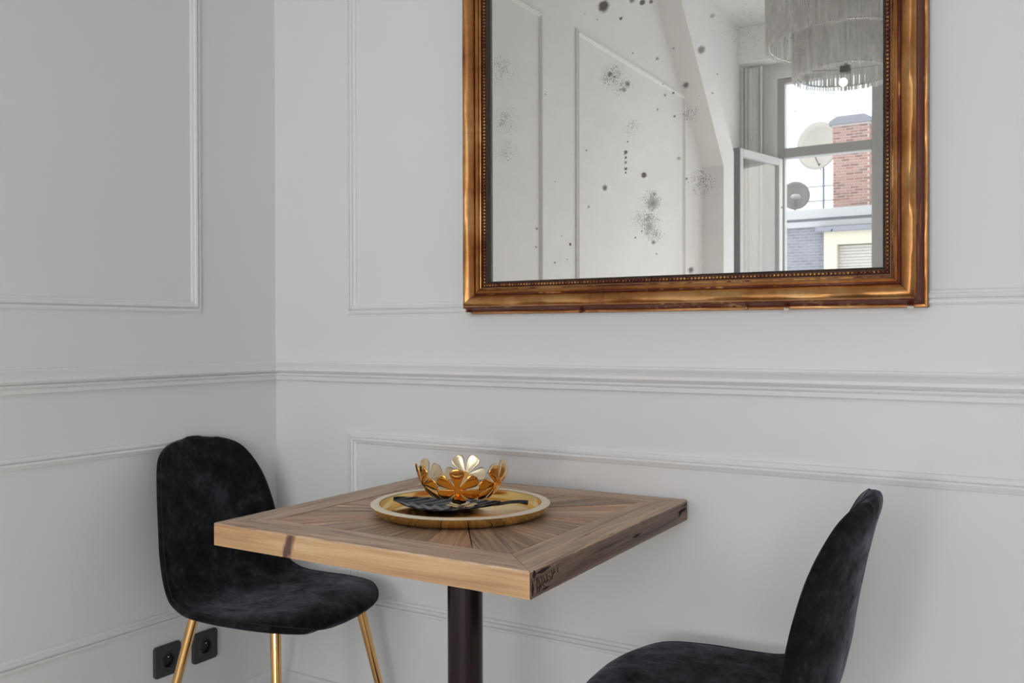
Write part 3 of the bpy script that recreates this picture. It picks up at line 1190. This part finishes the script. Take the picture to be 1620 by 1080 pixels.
def make_chair():
    root = empty('velvet_chair')
    rings, frames = shell_rings(5, 40)
    bm = bmesh.new()
    vr = [[bm.verts.new(p) for p in r] for r in rings]
    m = len(vr[0])
    for A, B in zip(vr, vr[1:]):
        for j in range(m):
            bm.faces.new((A[j], A[(j + 1) % m], B[(j + 1) % m], B[j]))
    for end, sgn in ((vr[0], 1), (vr[-1], -1)):
        c = sum((v.co for v in end), Vector()) / m
        # rounded nose
        nxt = vr[1] if sgn == 1 else vr[-2]
        c2 = sum((v.co for v in nxt), Vector()) / m
        push = (c - c2).normalized()
        small = [bm.verts.new(c + (v.co - c) * 0.62 + push * 0.0045) for v in end]
        for j in range(m):
            bm.faces.new((end[j], end[(j + 1) % m], small[(j + 1) % m], small[j]))
        cv = bm.verts.new(c + push * 0.0062)
        for j in range(m):
            bm.faces.new((small[j], small[(j + 1) % m], cv))
    sh = from_bm('shell', bm, m_velvet, root, smooth=True)
    # piping seam running round the rim between cushion face and outer face
    path = []
    side1, side2 = [], []
    for (P, N, w, e, h) in frames:
        for lst, sg in ((side1, 1), (side2, -1)):
            u = 0.965
            off = e * u ** 2.2 + h * 0.42
            lst.append(Vector((P.x + N.x * off, sg * u * w, P.y + N.y * off)))
    def across(fr, s0):
        P, N, w, e, h = fr
        out = []
        for q in range(1, 12):
            u = s0 * 0.965 * (1 - 2 * q / 12)
            off = e * abs(u) ** 2.2 + h * (0.42 + 0.45 * (1 - abs(u)))
            out.append(Vector((P.x + N.x * off, u * w, P.y + N.y * off)))
        return out
    path = side1 + across(frames[-1], 1) + side2[::-1] + across(frames[0], -1)
    bm = bmesh.new()
    add_loop_tube(bm, path, 0.0015, 6)
    from_bm('piping', bm, m_piping, root, smooth=True)
    # legs
    legs = [((-.12, -.145), (-.20, -.225)), ((.135, -.145), (.205, -.215)), ((.150, .150), (.220, .225)), ((-.12, .15), (-.20, .225))]
    for (a, b) in legs:
        bm = bmesh.new()
        add_tube(bm, [(a[0], a[1], 0.440), (b[0], b[1], 0.012)], [0.0125, 0.0085], 24)
        lg = from_bm('leg', bm, m_leg, root, angle=math.radians(40))
        bm = bmesh.new()
        add_lathe(bm, [(0, 0), (0.0085, 0), (0.0098, 0.004), (0.0098, 0.014), (0.0085, 0.016), (0, 0.016)], 20, centre=(b[0], b[1], 0))
        from_bm('foot_cap', bm, m_black, lg, angle=math.radians(40))
    bm = bmesh.new()
    add_box(bm, -.10, .12, -.012, .012, 0.424, 0.433, 0.002)
    add_box(bm, -.115, -.09, -.10, .10, 0.424, 0.433, 0.002)
    add_box(bm, .11, .135, -.10, .10, 0.424, 0.433, 0.002)
    from_bm('leg_frame', bm, m_leg, root)
    return root


def copy_tree(o, parent=None):
    c = o.copy()
    COL.objects.link(c)
    if parent is not None:
        c.parent = parent
    for ch in list(o.children):
        copy_tree(ch, c)
    return c


ch1 = make_chair()
ch2 = copy_tree(ch1)
ch1.location = (0.2783, -0.2835, 0)
ch1.rotation_euler = (0, 0, 0.0784)
ch2.location = (1.4261, -0.3062, 0)
ch2.rotation_euler = (0, 0, 3.2137)
tag(ch1, 'black velvet shell chair with brass legs in the corner left of the table', 'chair', 'velvet chairs at the table')
tag(ch2, 'black velvet shell chair right of the table, seen from its side, backrest to the right', 'chair', 'velvet chairs at the table')


# ------------------------------------------------------------------ wall sockets
def socket(y, z, label):
    r = empty('power_socket', (0, y, z))
    tag(r, label, 'socket', 'black wall sockets')
    # local: plate in the YZ plane, facing +X
    def ring_plate(name, half, hole, x0, x1, mat, bev):
        bm = bmesh.new()
        n = 48
        outer0, outer1, hole0, hole1 = [], [], [], []
        for q in range(n):
            a = 2 * PI * (q + 0.5) / n
            c, s = math.cos(a), math.sin(a)
            p = 14
            rr = half / ((abs(c) ** p + abs(s) ** p) ** (1 / p))
            oy, oz = rr * c, rr * s
            if hole[0] == 'r':
                hy, hz = hole[1] * c, hole[1] * s
            else:
                r3 = hole[1] / ((abs(c) ** p + abs(s) ** p) ** (1 / p))
                hy, hz = r3 * c, r3 * s
            outer0.append(bm.verts.new((x0, oy, oz)))
            sc = (rr - bev) / rr
            outer1.append((bm.verts.new((x1 - bev, oy, oz)), bm.verts.new((x1, oy * sc, oz * sc))))
            hole1.append(bm.verts.new((x1, hy, hz)))
            hole0.append(bm.verts.new((x0, hy, hz)))
        for q in range(n):
            w = (q + 1) % n
            bm.faces.new((outer0[q], outer0[w], outer1[w][0], outer1[q][0]))
            bm.faces.new((outer1[q][0], outer1[w][0], outer1[w][1], outer1[q][1]))
            bm.faces.new((outer1[q][1], outer1[w][1], hole1[w], hole1[q]))
            bm.faces.new((hole1[q], hole1[w], hole0[w], hole0[q]))
            bm.faces.new((hole0[q], hole0[w], outer0[w], outer0[q]))
        return from_bm(name, bm, mat, r)
    ring_plate('cover_plate', 0.0400, ('s', 0.0228), 0.0, 0.0090, m_black, 0.0018)
    ring_plate('insert', 0.0224, ('r', 0.0185), 0.0, 0.0100, m_black, 0.0010)
    bm = bmesh.new()
    add_prism(bm, [(0.0184 * math.cos(2 * PI * q / 32), 0.0184 * math.sin(2 * PI * q / 32)) for q in range(32)], 'x', 0.0, 0.0025)
    from_bm('well', bm, m_hole, r)
    bm = bmesh.new()
    add_tube(bm, [(0.001, 0, 0.0085), (0.0085, 0, 0.0085), (0.0105, 0, 0.0085)], [0.0024, 0.0024, 0.0012], 12)
    from_bm('earth_pin', bm, m_steel, r, smooth=True)
    for s in (-1, 1):
        bm = bmesh.new()
        add_tube(bm, [(0.0024, s * 0.0095, -0.003), (0.0032, s * 0.0095, -0.003)], 0.0027, 12)
        from_bm('contact_hole', bm, m_black, r)


socket(-0.385, 0.292, 'black wall socket farther from the corner, behind the chair leg')
socket(-0.266, 0.293, 'black wall socket nearer the corner, under the chair seat')

# ------------------------------------------------------------------ chandelier (reflected in the mirror)
chd = empty('drum_chandelier', (1.095, -2.50, 2.20))
tag(chd, 'two tier drum chandelier of grey crystal fringe, reflected in the mirror', 'chandelier')
k = NT('crystal_fringe')
k.s(Roughness=0.30, Metallic=0.1)
k.l(k.ramp(k.noise(k.coords((30, 30, 14)), 1.0, 4, 0.7), [(0.35, (0.45, 0.44, 0.41)), (0.6, (0.90, 0.89, 0.86))]), k.p.inputs['Base Color'])
trl = k.n('BsdfTranslucent')
trl.inputs['Color'].default_value = (0.9, 0.9, 0.88, 1)
mxf = k.n('MixShader')
mxf.inputs[0].default_value = 0.4
k.l(k.p.outputs[0], mxf.inputs[1])
k.l(trl.outputs[0], mxf.inputs[2])
k.l(mxf.outputs[0], k.out.inputs['Surface'])
m_fr = k.m
m_chrome = simple('chrome', (0.55, 0.55, 0.55), 0.25, 1.0)
random.seed(7)
for (R, zb, zt, n) in ((0.345, 0.235, 0.72, 420), (0.325, 0.245, 0.72, 300), (0.225, 0.085, 0.72, 330), (0.207, 0.10, 0.72, 240)):
    bm = bmesh.new()
    for i in range(n):
        a = 2 * PI * (i + random.uniform(-.3, .3)) / n
        rr = R + random.uniform(-0.006, 0.006)
        zb2 = zb + random.uniform(-0.002, 0.003)
        w = random.uniform(0.0018, 0.0036)
        tw = random.uniform(-0.9, 0.9)
        prev = None
        seg = 5
        for q in range(seg + 1):
            z = zt + (zb2 - zt) * q / seg
            jit = random.uniform(-0.0015, 0.0015)
            ca, sa = math.cos(a), math.sin(a)
            ta = a + PI / 2 + tw + q * 0.5
            c0 = Vector((ca * (rr + jit), sa * (rr + jit), z))
            d = Vector((math.cos(ta), math.sin(ta), 0)) * w
            cur = (bm.verts.new(c0 - d), bm.verts.new(c0 + d))
            if prev:
                bm.faces.new((prev[0], prev[1], cur[1], cur[0]))
            prev = cur
    me = bpy.data.meshes.new('fringe')
    bm.to_mesh(me)
    bm.free()
    tag(link_mesh('fringe', me, m_fr, chd), kind='stuff')
for (R, z) in ((0.345, 0.72), (0.225, 0.72), (0.215, 0.105), (0.335, 0.25)):
    bm = bmesh.new()
    add_loop_tube(bm, [(R * math.cos(2 * PI * q / 64), R * math.sin(2 * PI * q / 64), z) for q in range(64)], 0.004, 8)
    from_bm('hoop', bm, m_chrome, chd, smooth=True)
for q in range(3):
    a = q * 2 * PI / 3 + 0.3
    bm = bmesh.new()
    add_tube(bm, [(0, 0, 0.125), (0.213 * math.cos(a), 0.213 * math.sin(a), 0.105)], 0.003, 8)
    from_bm('spoke', bm, m_chrome, chd)
    bm = bmesh.new()
    add_tube(bm, [(0, 0, 0.72), (0.345 * math.cos(a), 0.345 * math.sin(a), 0.72)], 0.003, 8)
    from_bm('spoke', bm, m_chrome, chd)
bm = bmesh.new()
add_box(bm, -0.02, 0.02, -0.02, 0.02, 0.11, 0.15, 0.002)
from_bm('hub', bm, m_rebate, chd)
bm = bmesh.new()
add_tube(bm, [(0, 0, 0.15), (0, 0, CZ - 2.2 - 0.03)], 0.006, 10)
from_bm('stem', bm, m_chrome, chd)
bm = bmesh.new()
add_lathe(bm, [(0, 0), (0.06, 0), (0.06, -0.02), (0.02, -0.035), (0, -0.035)], 32, centre=(0, 0, CZ - 2.2))
from_bm('ceiling_rose', bm, m_chrome, chd)
k = NT('lit_bulb')
k.s(Base_Color=(1, 1, 1, 1))
k.p.inputs['Emission Color'].default_value = (1.0, 0.93, 0.82, 1)
k.p.inputs['Emission Strength'].default_value = 3.0
for q in range(1):
    a = -1.9
    bm = bmesh.new()
    bmesh.ops.create_uvsphere(bm, u_segments=16, v_segments=10, radius=0.019, matrix=Matrix.Translation((0.06 * math.cos(a), 0.06 * math.sin(a), 0.085)))
    from_bm('bulb', bm, k.m, chd, smooth=True)

# ------------------------------------------------------------------ unseen fill lamps added behind the camera to brighten the room
k = NT('fill_globe')
k.s(Base_Color=(1, 1, 1, 1))
k.p.inputs['Emission Color'].default_value = (1.0, 0.985, 0.965, 1)
k.p.inputs['Emission Strength'].default_value = FILL
for (x, y, h, lab) in ((1.25, -2.75, 0.80, 'added fill lamp with globe, unseen behind the camera, nearer the left wall'), (2.9, -3.9, 1.0, 'added fill lamp with globe, unseen behind the camera, farther from the left wall')):
    fl = empty('fill_lamp', (x, y, 0))
    tag(fl, lab, 'lamp', 'added fill lamps')
    bm = bmesh.new()
    add_lathe(bm, [(0, 0), (0.15, 0), (0.15, 0.015), (0.02, 0.03), (0.012, 0.05), (0.012, h - 0.18), (0.04, h - 0.17), (0, h - 0.165)], 32)
    from_bm('stand', bm, m_chrome, fl, angle=math.radians(40))
    bm = bmesh.new()
    bmesh.ops.create_uvsphere(bm, u_segments=24, v_segments=14, radius=0.18, matrix=Matrix.Translation((0, 0, h)))
    from_bm('globe', bm, k.m, fl, smooth=True)

# ------------------------------------------------------------------ outside the window
EX = -22.05


def brick_mat(name, c1, c2, mortar, w, h):
    k = NT(name)
    oi = k.n('ObjectInfo')
    br = k.n('TexBrick')
    br.inputs['Scale'].default_value = 1.0
    br.inputs['Brick Width'].default_value = w
    br.inputs['Row Height'].default_value = h
    br.inputs['Mortar Size'].default_value = h * 0.12
    br.inputs['Color1'].default_value = c1 + (1,)
    br.inputs['Color2'].default_value = c2 + (1,)
    br.inputs['Mortar'].default_value = mortar + (1,)
    tc = k.n('TexCoord')
    sp = k.n('SeparateXYZ')
    cb = k.n('CombineXYZ')
    k.l(tc.outputs['Object'], sp.inputs[0])
    k.l(k.math('ADD', sp.outputs['X'], sp.outputs['Y']), cb.inputs['X'])
    k.l(sp.outputs['Z'], cb.inputs['Y'])
    k.l(cb.outputs[0], br.inputs['Vector'])
    k.l(br.outputs['Color'], k.p.inputs['Base Color'])
    k.s(Roughness=0.9)
    return k.m


m_bslate = brick_mat('grey_brick', (0.13, 0.14, 0.165), (0.18, 0.19, 0.215), (0.24, 0.25, 0.28), 0.22, 0.075)
m_brick = [simple('brick_red', (0.26, 0.125, 0.10), 0.9), simple('brick_pink', (0.33, 0.185, 0.15), 0.9), simple('brick_dark', (0.20, 0.10, 0.085), 0.9)]
m_mortar = simple('mortar', (0.44, 0.40, 0.38), 0.95)
m_conc = simple('pale_concrete', (0.33, 0.34, 0.34), 0.85)
m_cream = simple('cream_render', (0.50, 0.47, 0.37), 0.85)
m_slate = simple('slate_edge', (0.17, 0.18, 0.21), 0.7)
m_shut = simple('pale_shutter', (0.40, 0.385, 0.35), 0.7)

bl = empty('apartment_building', (-4.0, EX, 0))
tag(bl, 'grey brick building with pale parapet and cream attic opposite, seen in the mirror', 'building')
bm = bmesh.new()
add_box(bm, -8, 7, -4.0, -0.02, -6, 3.82)
from_bm('wall', bm, m_bslate, bl)
bm = bmesh.new()
add_box(bm, -8.1, 7.1, -4.1, 0.12, 4.02, 4.26, 0.01)
from_bm('parapet', bm, m_conc, bl)
bm = bmesh.new()
add_box(bm, -8, 7, -4.0, 0.02, 3.95, 4.02)
from_bm('shadow_gap', bm, m_slate, bl)
bm = bmesh.new()
add_box(bm, -8.05, 7.05, -4.0, 0.08, 3.81, 3.955, 0.005)
from_bm('cornice', bm, m_conc, bl)
# cream block that stands forward of the brick wall
bm = bmesh.new()
add_box(bm, 0.68, 7, -0.3, 0.30, 3.32, 3.64)
add_box(bm, 0.68, 0.99, -0.3, 0.30, -6, 3.32)
add_box(bm, 2.6, 7, -0.3, 0.30, -6, 3.32)
from_bm('cream_bay', bm, m_cream, bl)
bm = bmesh.new()
add_box(bm, 0.5, 7, -0.3, 0.45, 3.64, 3.76, 0.006)
from_bm('slab_roof', bm, m_slate, bl)
for q in range(34):
    bm = bmesh.new()
    z = 3.30 - q * 0.075
    add_prism(bm, [(0.06, z - 0.070), (0.085, z - 0.070), (0.10, z - 0.005), (0.075, z)], 'x', 1.0, 2.59)
    for v in bm.verts:
        pass
    from_bm('shutter_slat', bm, m_shut, bl)

# chimney of real bricks
chm = empty('brick_chimney', (-3.13, -24.05, 4.262))
tag(chm, 'broad red brick chimney with slate cap above the roof opposite, in the mirror', 'chimney')
bm = bmesh.new()
add_box(bm, -0.455, 0.455, -1.595, -0.005, 0.0, 2.54)
from_bm('mortar_core', bm, m_mortar, chm)
bms = [bmesh.new(), bmesh.new(), bmesh.new()]
random.seed(3)
course = 0.075
for c_ in range(33):
    z0 = 0.01 + c_ * course
    off = 0.0 if c_ % 2 == 0 else -0.115
    x = -0.47 + off
    while x < 0.47:
        a, b = max(x, -0.47), min(x + 0.205, 0.47)
        if b - a > 0.03:
            add_box(bms[random.choice((0, 1, 1, 2))], a, b, -0.1, 0.008 + random.uniform(-.003, .003), z0, z0 + 0.052)
        x += 0.228
    y = -1.60 + off
    while y < -0.1:
        a, b = max(y, -1.60), min(y + 0.205, -0.102)
        if b - a > 0.03:
            for sx in (-1, 1):
                bb = bms[random.choice((0, 1, 1, 2))]
                if sx > 0:
                    add_box(bb, 0.40, 0.47, a, b, z0, z0 + 0.052)
                else:
                    add_box(bb, -0.47, -0.40, a, b, z0, z0 + 0.052)
        y += 0.228
for b_, m_ in zip(bms, m_brick):
    tag(from_bm('bricks', b_, m_, chm), kind='stuff')
bm = bmesh.new()
add_box(bm, -0.50, 0.50, -1.63, 0.035, 2.45, 2.50)
from_bm('pale_band', bm, m_mortar, chm)
bm = bmesh.new()
add_prism(bm, [(-0.56, 2.50), (0.56, 2.50), (0.56, 2.60), (0.35, 2.72), (-0.35, 2.72), (-0.56, 2.60)], 'y', -1.68, 0.09)
from_bm('cap', bm, m_slate, chm)

# satellite dishes
m_dish = simple('dish_beige', (0.42, 0.40, 0.35), 0.6)
m_dish2 = simple('dish_grey', (0.20, 0.19, 0.18), 0.6)


def dish(loc, R, mat, label, rz):
    d = empty('satellite_dish', loc, rz)
    tag(d, label, 'satellite dish', 'satellite dishes on the roof')
    # bowl opening towards local +Y
    bm = bmesh.new()
    prof = [(R * t, R * 0.30 * t * t) for t in (0.001, .2, .4, .6, .8, 1.0)] + [(R * t, R * 0.30 * t * t - 0.02) for t in (1.0, .6, .3, .001)]
    add_lathe(bm, prof, 40)
    bmesh.ops.transform(bm, matrix=Matrix.Rotation(-PI / 2, 4, 'X'), verts=bm.verts)
    from_bm('reflector', bm, mat, d, smooth=True)
    bm = bmesh.new()
    add_tube(bm, [(0, 0, -R), (0, R * 0.7, -R * 0.2)], 0.02, 8)
    from_bm('feed_arm', bm, m_slate, d)
    bm = bmesh.new()
    add_lathe(bm, [(0, -0.07), (0.10, -0.07), (0.16, 0.0), (0.10, 0.07), (0, 0.07)], 20, centre=(0, R * 0.75, -R * 0.15))
    from_bm('feed_horn', bm, m_conc, d, smooth=True)
    bm = bmesh.new()
    add_tube(bm, [(0, -0.05, 0), (0, -0.12, -0.2), (0, -0.12, 4.263 - loc[2])], 0.035, 10)
    from_bm('mast', bm, m_slate, d)


dish((-4.36, -26.05, 6.62), 0.70, m_dish, 'large beige satellite dish beside the brick chimney, in the mirror', 0.35)
dish((-5.12, -26.05, 5.22), 0.42, m_dish2, 'small dark grey satellite dish low above the parapet, in the mirror', -0.3)
for z, lab in ((5.66, 'upper thin wire crossing the sky behind the dishes, in the mirror'), (5.22, 'lower thin wire crossing the sky behind the dishes, in the mirror')):
    bm = bmesh.new()
    add_tube(bm, [(-9 + q * 1.0, -27.0, z - 0.06 + 0.12 * ((q - 4.5) / 4.5) ** 2) for q in range(10)], 0.020, 6)
    tag(from_bm('overhead_wire', bm, m_slate), lab, 'wire', 'overhead wires')
